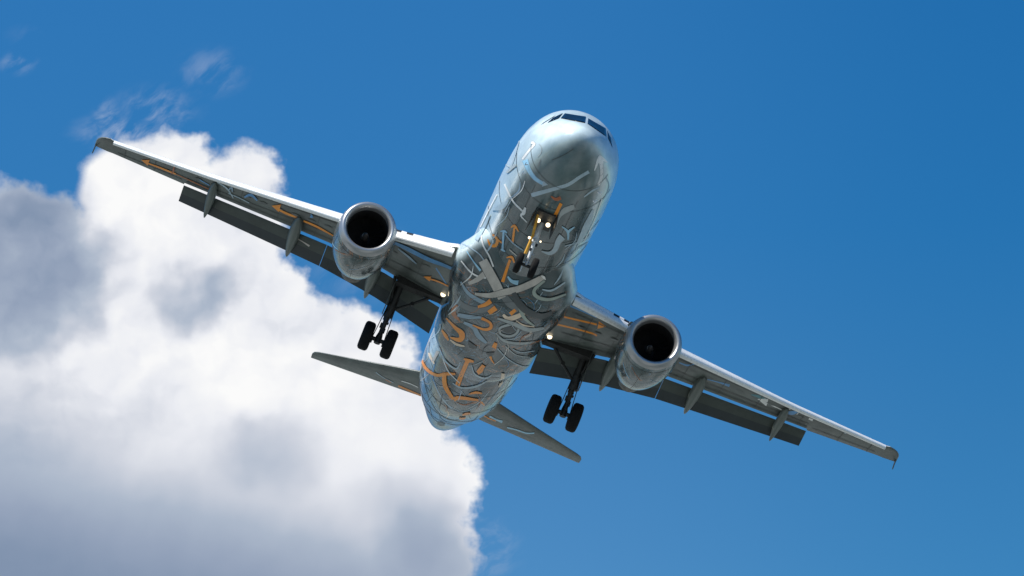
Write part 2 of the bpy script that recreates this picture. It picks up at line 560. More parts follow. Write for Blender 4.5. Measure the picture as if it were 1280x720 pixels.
def fus_ring(y, n=NA, grow=0.0):
    top, bot, hw = spline(FT, math.sqrt(max(y, 0)))
    zc, hh = (top + bot) / 2, (top - bot) / 2
    dx = 0.06 * min(1, max(0, 1 - y / 14)) + 0.04
    return [Vector((dx + (hw + grow) * math.sin(t), y, zc + (hh + grow) * math.cos(t))) for t in [2 * math.pi * i / n for i in range(n)]]


fus = MB()
rings = []
tt = 0.03
while tt < math.sqrt(37.5):
    rings.append(fus_ring(tt * tt))
    tt += 0.035
rings.append(fus_ring(37.5))
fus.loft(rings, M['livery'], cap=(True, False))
# tail pipe of the auxiliary engine: a rim, then a dark pipe going in
e0 = fus_ring(37.5)
ce = sum(e0, Vector()) / len(e0)
r1 = [ce + (p - ce) * .72 + Vector((0, .10, 0)) for p in e0]
r2 = [ce + (p - ce) * .66 + Vector((0, .09, 0)) for p in e0]
r3 = [ce + (p - ce) * .6 + Vector((0, -.6, 0)) for p in e0]
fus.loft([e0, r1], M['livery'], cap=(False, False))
fus.loft([r1, r2, r3], M['black'], cap=(False, True))

# ---- belly fairing
FAIR = [(9.2, 1.55, -1.80), (10, 1.90, -2.04), (11, 2.16, -2.26), (12, 2.40, -2.42), (13.5, 2.38, -2.50), (15, 2.22, -2.53), (16.2, 2.07, -2.53), (18, 2.14, -2.48), (19.5, 2.10, -2.40),
        (20.6, 1.82, -2.30), (21.4, 1.58, -2.20), (22.0, 1.25, -2.11), (22.4, .9, -2.04)]
fair = MB()
rings = []
for i in range(90):
    y = 9.2 + (22.4 - 9.2) * i / 89
    hw, bot = spline(FAIR, y)
    zc = -1.15
    ring = []
    for j in range(72):
        t = 2 * math.pi * j / 72
        cx, cz = math.sin(t), math.cos(t)
        ex = 2 / 2.5
        X = hw * math.copysign(abs(cx) ** ex, cx)
        Z = (zc - bot if cz < 0 else 0.55) * math.copysign(abs(cz) ** ex, cz)
        ring.append(Vector((0.05 + X, y, zc + Z)))
    rings.append(ring)
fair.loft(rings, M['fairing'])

# ---- wings
LE = [(0.4, 10.75), (2.4, 11.9), (4.85, 13.37), (7.16, 14.55), (12.27, 17.0), (16.6, 18.8), (16.9, 18.98)]
COVE = [(0.4, 17.7), (1.98, 17.48), (3.78, 17.12), (4.8, 16.985), (7.04, 17.27), (8.66, 17.69), (12.0, 18.6), (13.3, 18.97)]
OUT = [(13.3, 19.18), (16.55, 19.88), (16.9, 19.95)]
SECT = 26


def zle(x):
    return -1.2 + .12 * (x - 2)


def wing_ring(s, x, le, te, th, full, zoff=0.0, wash=.10):
    """upper surface trailing edge -> nose -> lower surface trailing edge"""
    c = te - le
    end = 0.985 if full else 0.86
    up, lo = [], []
    for i in range(SECT + 1):
        u = (1 - math.cos(math.pi * i / SECT)) / 2
        xi = u * end
        yt = 5 * (0.2969 * math.sqrt(xi) - .126 * xi - .3516 * xi ** 2 + .2843 * xi ** 3 - .1015 * xi ** 4)
        y = le + u * c
        zc = zle(x) + zoff - wash * u + 0.02 * c * 4 * u * (1 - u) * .6
        up.append(Vector((s * x, y, zc + th * yt * 1.12)))
        lo.append(Vector((s * x, y, zc - th * yt * .88)))
    return up[::-1] + lo[1:]


def make_wing(s):
    mb = MB()
    st = [0.5, 1.2, 2.0, 2.4, 2.8, 3.78, 4.10, 4.36, 4.56, 4.80, 5.75, 7.04, 8.66, 10.3, 12.0, 13.28]
    rg = []
    for x in st:
        le, te = interp(LE, x)[0], interp(COVE, x)[0]
        inset = .20 if x > 2.4 else .05
        th = interp([(0, .95), (2, .80), (6.4, .52), (13.3, .26)], x)[0]
        rg.append(wing_ring(s, x, le + inset, te, th, False))
    n = len(rg[0])

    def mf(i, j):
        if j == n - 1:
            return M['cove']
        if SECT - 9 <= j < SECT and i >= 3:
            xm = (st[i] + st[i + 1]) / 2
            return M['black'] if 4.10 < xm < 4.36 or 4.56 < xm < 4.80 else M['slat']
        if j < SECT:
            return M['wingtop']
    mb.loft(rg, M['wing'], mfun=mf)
    rg = []
    for x in [13.281, 14.4, 15.5, 16.4]:
        le, te = interp(LE, x)[0], interp(OUT, x)[0]
        th = interp([(13.3, .26), (16.4, .17)], x)[0]
        rg.append(wing_ring(s, x, le + .17, te, th, True))
    # rounded tip
    for x, l, t, th in ((16.62, 18.84, 19.93, .15), (16.84, 18.97, 19.97, .13), (17.0, 19.14, 20.0, .11), (17.12, 19.36, 20.02, .08), (17.19, 19.60, 20.03, .05), (17.21, 19.80, 20.0, .02)):
        rg.append(wing_ring(s, x, l, t, th, True))
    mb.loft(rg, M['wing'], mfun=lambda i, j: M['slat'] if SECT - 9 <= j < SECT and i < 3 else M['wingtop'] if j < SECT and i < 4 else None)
    return mb


def make_slat(s, x0, x1):
    mb = MB()
    xs = [x0 + (x1 - x0) * i / 10 for i in range(11)]
    prof = [(.60, .36), (.44, .345), (.32, .315), (.21, .25), (.12, .165), (.055, .075), (.02, -.005), (.03, -.07), (.08, -.115), (.16, -.14), (.27, -.15),
            (.265, -.12), (.22, -.06), (.22, .05), (.30, .18), (.42, .29), (.58, .335)]
    rg = []
    for x in xs:
        k = interp([(2.4, 1.05), (7, .78), (16.6, .46)], x)[0]
        le = interp(LE, x)[0]
        rg.append([Vector((s * x, le + a * k, zle(x) - .21 * k + b * k)) for a, b in prof])

    mb.loft(rg, M['slat'])
    return mb


FL = R(33)


def make_flap(s, x0, x1):
    mb = MB()
    rg = []
    for i in range(9):
        x = x0 + (x1 - x0) * i / 8
        c = interp([(2, 1.36), (4.8, 1.24), (7, 1.08), (13.3, .80)], x)[0]
        y0 = interp(COVE, x)[0] + .07
        z0 = zle(x) - .10 - .115 - .10 * (1 - (x - 2) / 11)
        ring = []
        up, lo = [], []
        for k in range(15):
            u = (1 - math.cos(math.pi * k / 14)) / 2
            yt = .17 * 5 * (0.2969 * math.sqrt(u) - .126 * u - .3516 * u ** 2 + .2843 * u ** 3 - .1036 * u ** 4)
            for L_, sg, w in ((up, 1, 1.0), (lo, -1, .45)):
                dd, hh = u * c, sg * yt * c * w + .02 * c * math.sin(math.pi * u)
                L_.append(Vector((s * x, y0 + dd * math.cos(FL) + hh * math.sin(FL), z0 - dd * math.sin(FL) + hh * math.cos(FL))))
        rg.append(up[::-1] + lo[1:-1])
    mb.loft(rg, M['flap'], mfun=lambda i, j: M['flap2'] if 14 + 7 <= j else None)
    return mb


def make_canoe(s, x, ya, yb, z_a, yb2, zb2, w=.21):
    """flap track fairing: a straight nose under the wing, a drooped tail behind it"""
    mb = MB()
    pts = [Vector((0, ya, z_a)), Vector((0, yb, z_a - .16)), Vector((0, yb2, zb2))]
    rg = []
    N = 26
    L1, L2 = (pts[1] - pts[0]).length, (pts[2] - pts[1]).length
    for i in range(N + 1):
        t = i / N
        d = t * (L1 + L2)
        b = 1 - t
        # smooth bend (quadratic)
        p = pts[0] * (b * b) + pts[1] * (2 * b * t) + pts[2] * (t * t)
        rr = (math.sin(math.pi * min(1, t ** .75)) ** .62) if 0 < t < 1 else 0
        rr = max(rr, .03)
        ring = []
        for k in range(18):
            a = 2 * math.pi * k / 18
            ring.append(Vector((s * x + w * rr * math.cos(a), p.y, p.z + w * 1.25 * rr * math.sin(a))))
        rg.append(ring)
    mb.loft(rg, M['canoe'])
    return mb


def make_fence(s):
    mb = MB()
    out_ = [(19.74, .60), (19.84, .62), (19.96, .58), (20.06, .40), (20.11, .24), (20.08, .19), (20.04, .21), (19.97, .34), (19.86, .48)]
    rg = []
    for dx, q in ((-.02, .9), (-.01, 1), (.01, 1), (.02, .9)):
        cy = sum(a for a, b in out_) / len(out_)
        cz = sum(b for a, b in out_) / len(out_)
        rg.append([Vector((s * (17.17 + dx + .05 * (cz - b)), cy + (a - cy) * q, cz + (b - cz) * q)) for a, b in out_])
    mb.loft(rg, M['wing'])
    return mb


wing_objs, wing_mbs = {}, {}
for s in (-1, 1):
    wing_mbs[s] = make_wing(s)

# ---- livery marks: bands laid on the skin of each part -----------------------------------
bv = {}
for key, mb in (('fus', fus), ('fair', fair), (-1, wing_mbs[-1]), (1, wing_mbs[1])):
    bv[key] = BVHTree.FromPolygons([Vector(p) for p in mb.v], mb.f)
TARGET = {'fus': fus, 'fair': fair, -1: wing_mbs[-1], 1: wing_mbs[1]}
RAT = RA.transposed()
EYE = PIV - RAT @ TA


def skin(u, v, keys):
    d = (RAT @ Vector(((u - 640) / FPX, (v - 360) / FPX, 1))).normalized()
    best = None
    for k in keys:
        h = bv[k].ray_cast(EYE, d)
        if h[0] is not None and (best is None or h[3] < best[3]):
            best = (h[0], h[1] if h[1].dot(d) < 0 else -h[1], k, h[3])
    return best


_layer = [0]


def smooth_path(pts, ws, step=1.6):
    """Catmull-Rom through the points, even spacing"""
    P_ = [Vector((*p, w)) for p, w in zip(pts, ws)]
    if len(P_) == 2:
        P_ = [P_[0], (P_[0] + P_[1]) / 2, P_[1]]
    out_ = []
    for i in range(len(P_) - 1):
        a, b, c, d = P_[max(i - 1, 0)], P_[i], P_[i + 1], P_[min(i + 2, len(P_) - 1)]
        n = max(2, int((Vector(c[:2]) - Vector(b[:2])).length / step))
        for k in range(n):
            t = k / n
            out_.append(.5 * ((2 * b) + (c - a) * t + (2 * a - 5 * b + 4 * c - d) * t * t + (3 * b - a - 3 * c + d) * t ** 3))
    out_.append(P_[-1])
    return out_


def band(pts, w, col, keys=('fus', 'fair'), edge=None):
    """a painted band along points on the skin; w one width or a list"""
    ws = w if isinstance(w, (list, tuple)) else [w] * len(pts)
    if edge:
        band(pts, [q + 1.3 for q in ws], edge, keys)
    _layer[0] += 1
    off = .004 + .0005 * (_layer[0] % 60)
    path = smooth_path(pts, ws)
    rows = []
    for i, p in enumerate(path):
        a, b = path[max(i - 1, 0)], path[min(i + 1, len(path) - 1)]
        t = Vector((b.x - a.x, b.y - a.y))
        if t.length < 1e-6:
            continue
        t.normalize()
        nrm = Vector((-t.y, t.x))
        m = max(2, int(p.z / 2.2) + 1)
        rows.append((p, nrm, m))
    m = max(r[2] for r in rows)
    prev = None
    for p, nrm, _ in rows:
        cur = []
        for k in range(m + 1):
            f = (k / m - .5) * max(p.z, .3)
            h = skin(p.x + nrm.x * f, p.y + nrm.y * f, keys)
            cur.append((h[0] + h[1] * off, h[2]) if h else None)
        if prev:
            for k in range(m):
                q = [prev[k], prev[k + 1], cur[k + 1], cur[k]]
                if all(q) and max((q[i][0] - q[(i + 1) % 4][0]).length for i in range(4)) < 1.0:
                    TARGET[q[0][1]].add([x[0] for x in q], [(0, 1, 2, 3)], M['d_' + col])
        prev = cur


def arrowhead(tip, b0, b1, col, keys=('fus', 'fair')):
    mid = ((b0[0] + b1[0]) / 2, (b0[1] + b1[1]) / 2)
    wd = math.hypot(b0[0] - b1[0], b0[1] - b1[1])
    band([tip, ((tip[0] + mid[0]) / 2, (tip[1] + mid[1]) / 2), mid], [.2, wd / 2, wd], col, keys)


# nose and forward fuselage
band([(664, 178), (668, 180), (661, 188.5), (653, 199)], [3.6, 3, 2.4, 2.2], 'white', edge='grey')
band([(656.5, 200), (661, 212), (669, 223), (679, 229.5)], [7, 5, 4, 3.6], 'ltblue', edge='steel')
arrowhead((685, 231), (677, 233), (680, 226), 'pale')
band([(664, 244), (691, 236.5), (710, 230.6), (725, 221), (736, 214.5)], [5.5, 4.5, 4.2, 4, 4], 'pale')
band([(751, 203), (752, 219), (748, 231)], [4, 3.6, 3], 'white', edge='grey')
band([(749.5, 194), (748, 199), (743, 213)], [.6, 3.5, 1.2], 'white')
band([(749.5, 194), (754, 199), (759, 203)], [.6, 3.5, 1.2], 'white')
band([(749.5, 195), (750.5, 200), (751.5, 205)], [1, 7, 4], 'white')
band([(730, 246), (740, 238.5), (749, 234)], [1.2, 2.2, 1.4], 'pale')
band([(757, 221), (761, 232), (756, 246), (749, 253)], 1.1, 'steel')
band([(689, 245), (695, 249), (701, 247)], [1.5, 3.6, 4.6], 'rust')
band([(676, 199), (674, 205), (672.5, 208)], [1, 1.2, 1], 'dkgrey')
band([(674, 180), (677, 184), (676.5, 191), (672, 196)], .7, 'grey')
band([(690, 200), (704, 194), (717, 186)], .7, 'line')
band([(701.5, 254), (693, 271)], 4, 'orange')
band([(718, 258), (706, 263), (700, 270), (696, 281)], [6, 7, 3, 1], 'grey')
band([(631, 230), (635, 239), (642.5, 252.5), (654, 264)], [1.8, 2, 2, 2.2], 'white')
band([(657, 259), (655, 266), (651.5, 269.5), (659, 277.5)], [2.5, 4.5, 2, 1.4], 'white')
band([(641, 303), (643.5, 284)], 2.6, 'orange')
band([(639, 284), (643.5, 282), (648.5, 289)], [1.5, 3.2, 1.2], 'orange')
band([(616, 293), (622, 299), (620, 306.5), (613, 306), (610, 299)], [2, 3.2, 4, 3, 1.2], 'orange')
band([(622, 299), (628, 303.5)], 2, 'orange')
band([(630, 288), (628.5, 312.5)], 2.4, 'ltblue')
band([(626, 289), (631, 288.5), (634, 291)], [1.2, 2.6, 1.2], 'ltblue')
band([(626.5, 311), (629, 312.5), (632, 314)], [1.2, 2.6, 1.2], 'ltblue')
band([(632, 292), (641, 303), (654, 312.5)], 1.6, 'steel')
band([(637, 311.5), (646, 319)], 1.3, 'tan')
band([(628.5, 352), (633, 338), (638, 324)], [4, 3.5, 3.2], 'orange')
band([(633.5, 321.5), (640, 321), (643, 328)], [1.4, 3.2, 1.6], 'orange')
band([(601, 286), (604, 305), (612, 320), (617, 333)], 1.9, 'white')
band([(577, 326), (588, 339), (598, 345), (608, 346.5)], [1.4, 2, 2.2, 3], 'white')
band([(586, 354), (597, 349), (607, 341)], [4, 6, 7], 'tan')
band([(584, 314), (592, 326), (601, 338)], [1.2, 1.5, 3], 'ltblue')
band([(702.5, 282.5), (709.5, 289), (710, 299)], [1.2, 3, 1.6], 'ltblue')
band([(718, 283), (711, 288.5), (709.5, 294)], [1.2, 3, 1.4], 'ltblue')
band([(703, 295), (698, 301), (694, 311), (687, 316), (677, 313.5)], [9, 7, 5.5, 4, 1], 'pale', edge='dkgrey')
band([(635, 345), (640, 351), (648, 353)], [2, 4, 6], 'ltblue')
band([(706, 307), (725, 301), (738, 293)], 1.3, 'pale')
band([(714, 318), (722, 310), (736, 302)], 1.3, 'pale')
band([(741, 262), (733, 282), (722, 304)], [3, 8, 4], 'pale')  # pale band painted in for the highlight on the right flank
band([(752, 248), (742, 276), (729, 302)], 1.1, 'white')
band([(622, 243), (612, 262), (601, 284)], 1.2, 'white')
band([(634, 216), (645, 206)], [2.5, 3.5], 'grey')
band([(632, 205), (640, 207), (650, 175)], .8, 'grey')
band([(616, 262), (628, 258), (636, 250)], [2, 7, 2], 'pale')
band([(596, 300), (606, 283), (613, 268)], [5, 4, 2], 'pale')
# mid fuselage and belly fairing
band([(604, 325), (612.5, 341), (622, 359), (628, 372)], [11, 12, 12, 10], 'tan', edge='dark')
band([(594, 366.6), (612.5, 368.5), (631, 364.5), (650, 360), (669, 351.6), (680, 345)], [3, 6, 8, 8, 8, 6], 'tan', edge='dark')
band([(676, 343), (680, 346), (682, 349)], [1, 3, 1], 'white')
band([(681, 350), (668, 362), (672, 370.5), (687.5, 373.5), (707, 367)], [2.5, 4, 4.5, 3.5, 2], 'green', edge='dark')
band([(678, 361), (690, 362), (706, 352)], [1.5, 2.5, 1.5], 'pale')
band([(642.5, 365), (648, 377), (659, 388), (676, 394.5), (690, 390)], [4, 7.5, 7, 6, 3], 'grey', edge='dark')
band([(628, 367), (636, 378), (648, 388)], [7, 9, 6], 'dkgrey', edge='dark')
band([(569, 368), (575, 379), (590, 386.5), (607, 387), (617, 381)], [4, 6, 7, 6, 3], 'dkgrey', edge='dark')
band([(576, 352), (585, 366), (600, 376), (612, 380)], [2, 4, 5, 4], 'steel', edge='dark')
band([(597.5, 383.5), (607, 380.5), (613.5, 376)], [3, 5, 6], 'orange', edge='dark')
band([(611, 391), (620, 384.5)], [6, 6.5], 'orange', edge='dark')
band([(571, 381), (567, 391), (575, 401)], [6, 6, 2], 'dkorange')
band([(629, 393), (635, 398), (645, 396), (656, 390.5)], [3, 5, 6, 4], 'beige', edge='dark')
band([(638, 392.5), (644.5, 387)], [5, 4], 'orange')
band([(572, 393), (584, 395.6), (602, 396.6)], [4, 5, 2.5], 'steel', edge='dark')
band([(580, 403), (592, 409), (598, 419), (608, 428.5)], [3, 5, 6, 3], 'steel', edge='dark')
band([(602, 397.5), (612.5, 403), (613.5, 409.5), (605, 411.5), (591, 406)], [3.5, 3, 4, 3, 1.5], 'orange', edge='dark')
band([(558, 397.5), (569, 409), (577.5, 417), (575, 424.5), (563, 421.5)], [1.8, 4, 7, 6, 1.6], 'orange', edge='dark')
band([(552.5, 412), (557, 419), (561, 425)], [2, 4, 2], 'orange')
band([(563, 424.5), (571, 430), (581, 432.5)], [1.6, 3, 1.6], 'beige')
band([(645, 405), (635, 406), (625, 410), (626, 417), (637, 420), (646, 416), (648, 408), (640, 403)], 2.6, 'grey', edge='dark')
band([(627, 412), (636, 412), (644, 413.5)], [2, 9, 3], 'dark')
band([(622, 397.5), (642.5, 404.5), (661, 412), (680, 410)], [2, 4.5, 5, 3], 'grey', edge='dark')
band([(620, 416), (631, 426), (650, 429), (670, 427)], [1.5, 3, 3, 2], 'grey', edge='dark')
band([(648, 378), (655, 396), (668, 407)], [5, 4, 2], 'green')
band([(656, 421), (662, 418), (664, 413)], [2, 3, 2], 'tan')
band([(645, 400), (655, 406), (668, 408)], [1, 1.8, 1], 'beige')
band([(622, 435), (636, 449), (656, 458), (672, 452)], 1.4, 'pale')
band([(632, 432), (645, 443), (662, 446)], 1.2, 'grey')
band([(641, 436), (652, 440), (668, 438)], 1.2, 'pale')
band([(620, 428), (617.5, 434.5)], [4, 6], 'orange')
band([(608, 440.5), (613, 442.5), (618, 440)], [1, 5, 1], 'dark')
band([(613, 445), (615, 450), (618, 454)], [3, 2, 1], 'orange')
band([(585, 426), (590, 432), (596, 434)], [2, 6, 3], 'dark')
# tail cone
band([(585, 450), (578, 466), (572, 481.5)], [5.2, 5.2, 6], 'orange', edge='dark')
band([(580, 448), (586, 450), (592.5, 451.5)], [2, 4, 2.4], 'orange')
band([(605, 456), (601, 462), (597, 465.6)], [5, 6.5, 5], 'orange', edge='dark')
band([(527, 448), (533.5, 461), (546, 468.5), (558, 467), (569.5, 467)], [2, 3.6, 3.6, 4, 2.5], 'orange')
band([(556, 466), (557, 482), (567, 498.5)], [5, 5.5, 4], 'orange')
band([(567.5, 499), (575, 496.6), (598, 499.5)], [5, 4.6, 2.6], 'orange')
band([(586, 492), (595, 490), (602.5, 491)], [1, 3.2, 1.5], 'orange')
band([(536.5, 441), (539, 447), (543.5, 454.5)], [2, 2.6, 2], 'beige')
band([(548, 439), (542, 451)], [4, 3], 'tan')
band([(629, 466), (627, 476), (623.5, 483)], [4, 4, 2], 'beige')
band([(566, 478), (577, 484), (594, 482.5), (609, 475.5)], [1, 2, 2.4, 1], 'pale')
band([(547, 430), (556, 449), (570, 460), (576, 452)], [1.2, 2, 2, 1], 'pale')
band([(550, 434), (560, 462), (575, 478)], 1, 'white')
band([(590, 456), (594, 467), (606, 472), (615, 468)], [1, 1.6, 1.8, 1], 'pale')
band([(578, 518), (583, 516.5), (588, 516)], [1.5, 3.2, 1.5], 'orange')
band([(574, 522), (578, 522.5), (582, 521.5)], [1.5, 2.8, 1.5], 'orange')
band([(601, 502), (606, 507)], [2.2, 1.4], 'orange')
band([(559, 513), (561, 518), (558, 522)], [1, 1.8, 1], 'beige')
band([(541, 496), (545, 500), (543, 503)], [1, 3, 1], 'dark')
for pts, w_, c_ in (([(533, 470), (538, 488), (546, 505), (552, 520)], 1.2, 'steel'), ([(541, 472), (548, 490), (560, 506), (575, 514)], 1.6, 'pale'),
                    ([(556, 500), (566, 512), (582, 514), (597, 507)], 1.4, 'steel'), ([(538, 500), (546, 514), (560, 524), (574, 525)], 1.3, 'dark'),
                    ([(544, 508), (553, 518), (566, 520)], 1.0, 'white'), ([(612, 488), (600, 502), (584, 511)], 1.3, 'pale'), ([(637, 462), (626, 484), (606, 508)], 1.8, 'steel'),
                    ([(645, 462), (632, 486), (612, 508)], 1.1, 'white'), ([(529, 462), (531, 480), (537, 500)], 1.0, 'dark'), ([(534, 512), (542, 524), (552, 530)], 1.1, 'steel'),
                    ([(570, 502), (580, 506), (592, 503)], 1.2, 'dkorange'), ([(530, 478), (536, 480), (541, 476)], 1.2, 'tan'), ([(545, 452), (541, 470), (547, 486)], 1.5, 'blue')):
    band(pts, [.4] + [w_] * (len(pts) - 2) + [.4], c_)
band([(546.5, 528.5), (551, 529.8), (556, 530.6)], [2.4, 5, 2.4], 'dark')
rs = random.Random(5)
for k in range(64):                                    # the many fine scrolls of the rear half
    t = rs.random() * 1.04
    u0 = 655 - 105 * t + rs.uniform(-58, 50)
    v0 = 365 + 155 * t + rs.uniform(-18, 14)
    a = rs.uniform(0, 6.28)
    cv = rs.uniform(-.45, .45)
    pts, ln = [(u0, v0)], rs.uniform(3.5, 7.5)
    for q in range(4):
        a += cv
        pts.append((pts[-1][0] + math.cos(a) * ln, pts[-1][1] + .75 * math.sin(a) * ln))
    wd = rs.uniform(.35, .8)
    band(pts, [.25, wd, wd * 1.4, wd, .25], rs.choice(['pale', 'grey', 'steel', 'dark', 'dark', 'blue', 'tan', 'dkgrey', 'dkorange']))
for k in range(22):                                    # pale streaks that run along the flanks
    t = rs.random()
    side = rs.choice((-1, 1))
    cx, cy = 700 - 145 * t, 250 + 245 * t
    hw = 56 - 8 * t
    o_ = side * hw * rs.uniform(.72, .98)
    u0, v0 = cx + .9 * o_, cy + .43 * o_
    ln = rs.uniform(10, 26)
    band([(u0 + 4, v0 - ln / 2), (u0 + rs.uniform(-2, 2), v0), (u0 - .43 * ln + rs.uniform(-3, 3), v0 + .9 * ln / 2)], [.5, rs.uniform(.9, 2.4), .5],
         rs.choice(['pale', 'white', 'grey', 'steel', 'pale']))

# under the wings
A, B = (-1,), (1,)
band([(182, 202.5), (200, 209), (220, 217)], [1.6, 2, 2], 'orange', A)
arrowhead((177, 199.5), (187, 206.5), (185.5, 199), 'orange', A)
band([(218, 208), (217, 213), (214.5, 217)], [1.5, 2, 1.2], 'rust', A)
band([(220, 217), (240, 226), (262, 236)], 1.2, 'dkorange', A)
band([(346, 260), (358, 266), (371, 271)], [2, 2.8, 2.2], 'orange', A)
arrowhead((340, 256.5), (351, 264.5), (349.5, 255), 'orange', A)
band([(380, 275.5), (397, 283), (417, 294)], [2, 2.6, 1.6], 'orange', A)
band([(306, 246), (314, 243), (322, 250)], [2, 3.4, 1.6], 'blue', A)
band([(286, 237), (290, 234), (291, 239)], [1.2, 2.6, 1.2], 'steel', A)
band([(250, 224), (262, 231)], 1.2, 'blue', A)
band([(272, 227), (284, 235), (292, 247)], [1.2, 1.8, 1], 'pale', A)
band([(286, 241), (300, 247), (312, 253)], 1.2, 'pale', A)
band([(389, 267), (391, 271), (388, 270)], [1.5, 2.6, 1.5], 'blue', A)
band([(492, 302), (511, 311), (536, 323.5), (556, 331), (570, 338), (575, 345)], [3, 5, 5, 4, 3, 2], 'blue', A)
band([(498, 310), (512, 321), (521, 329)], [1.5, 2.4, 1.2], 'steel', A)
band([(534, 347), (548, 351), (566, 359.5)], [1.6, 1.8, 1.4], 'orange', A)
arrowhead((530, 345), (538, 351), (539, 344.5), 'orange', A)
band([(545, 335), (551, 344), (558, 355)], 1.6, 'blue', A)
band([(692, 393), (718, 399), (746, 405.5)], 2.2, 'orange', B)
arrowhead((757.5, 408), (746.5, 411), (749, 401.5), 'orange', B)
band([(688, 403.5), (716, 410), (740, 416.5), (746, 419.5)], 2.2, 'orange', B)
band([(697.5, 388), (703, 380), (712, 382), (724, 387), (746, 397)], [3, 3.2, 2.4, 2, 1.4], 'blue', B)
band([(849, 453), (859, 456.5), (868, 455)], [1.4, 2.2, 1.4], 'blue', B)
band([(884, 474), (898, 477.5), (912, 482)], [1, 1.6, 3.4], 'blue', B)
band([(955, 502), (966, 507), (977, 512)], 1.2, 'white', B)
arrowhead((947, 498.5), (955, 505.5), (964, 499), 'white', B)
band([(939, 493), (951, 496), (964, 498)], [1, 4, 1.4], 'teal', B)
band([(982, 515), (990, 516), (998, 514)], [2, 5, 2], 'blue', B)
band([(986, 511), (995, 511.5), (999, 514), (996, 518)], 1, 'white', B)
band([(1011, 523), (1016, 525)], [2, 2.6], 'white', B)
band([(901, 469), (915, 472), (928, 478)], 1.1, 'pale', B)
band([(1054, 540), (1058, 541.5)], 1.6, 'pale', B)


def px_of(p):
    c = RA @ (Vector(p) - PIV) + TA
    return (640 + FPX * c.x / c.z, 360 + FPX * c.y / c.z)


def on_wing(s, x, u):
    le, te = interp(LE, x)[0], (interp(COVE, x) if x < 13.3 else interp(OUT, x))[0]
    th = interp([(0, .95), (2, .80), (6.4, .52), (13.3, .26), (16.4, .17)], x)[0]
    return px_of((s * x, le + u * (te - le), zle(x) - .1 * u - th * .4 * (1 - u) ** .5))


for s, K_ in ((-1, A), (1, B)):                        # skin joints of the wing box
    for u, xa, xb in ((.20, 2.6, 16.2), (.66, 2.6, 13.2), (.86, 2.6, 13.2), (.74, 13.4, 16.2)):
        band([on_wing(s, xa + (xb - xa) * i / 12, u) for i in range(13)], 0.7, 'line', K_)
    for x in (3.4, 4.6, 6.5, 7.7, 9.3, 10.9, 12.8, 14.6, 15.9):
        band([on_wing(s, x, u) for u in (.14, .35, .6, .8, .95)], 0.7, 'line', K_)
    for i in range(15):                                # oval access panels between the spars
        x = 3.2 + .68 * i
        a, b = on_wing(s, x - .17, .42), on_wing(s, x + .17, .42)
        m_ = ((a[0] + b[0]) / 2, (a[1] + b[1]) / 2)
        band([a, m_, b], [.6, 2.6, .6], 'panel', K_)
for y in (1.9, 3.45, 6.4, 8.9, 24.2, 27.0, 30.2, 33.0):  # frames of the fuselage skin
    top, bot, hw = spline(FT, math.sqrt(y))
    band([px_of((.05 + hw * math.sin(R(a)), y, (top + bot) / 2 - (top - bot) / 2 * math.cos(R(a)))) for a in range(-78, 79, 12)], .45, 'line')
for x in (-.75, .85):
    band([px_of((x, y, -1.9)) for y in (2.2, 4, 6, 8, 9.6)], .4, 'line')
band([(572, 301), (600, 318), (611, 340)], 1.4, 'pale')

fus_o = fus.build('fuselage', plane, angle=35)
fair_o = fair.build('belly_fairing', plane, angle=35)
for s in (-1, 1):
    wing_objs[s] = wing_mbs[s].build('wing', plane)
    w = wing_objs[s]
    make_slat(s, 2.45, 4.95).build('slat', w)
    make_slat(s, 6.45, 16.45).build('slat', w)
    make_flap(s, 2.12, 7.08).build('flap', w)
    of = make_flap(s, 7.10, 13.26)
    if s < 0:
        bv['flap'] = BVHTree.FromPolygons([Vector(p) for p in of.v], of.f)
        TARGET['flap'] = of
        band([(367, 296), (377, 301), (387, 307.5)], [2.4, 1.1, 2.4], 'tan', ('flap',))
    of.build('flap', w)
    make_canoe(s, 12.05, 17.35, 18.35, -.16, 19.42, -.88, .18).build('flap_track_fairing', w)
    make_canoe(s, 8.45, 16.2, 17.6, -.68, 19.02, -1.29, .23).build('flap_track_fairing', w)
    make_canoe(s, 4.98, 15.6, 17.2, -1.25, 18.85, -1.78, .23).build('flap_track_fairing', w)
    make_fence(s).build('wingtip_fence', w)

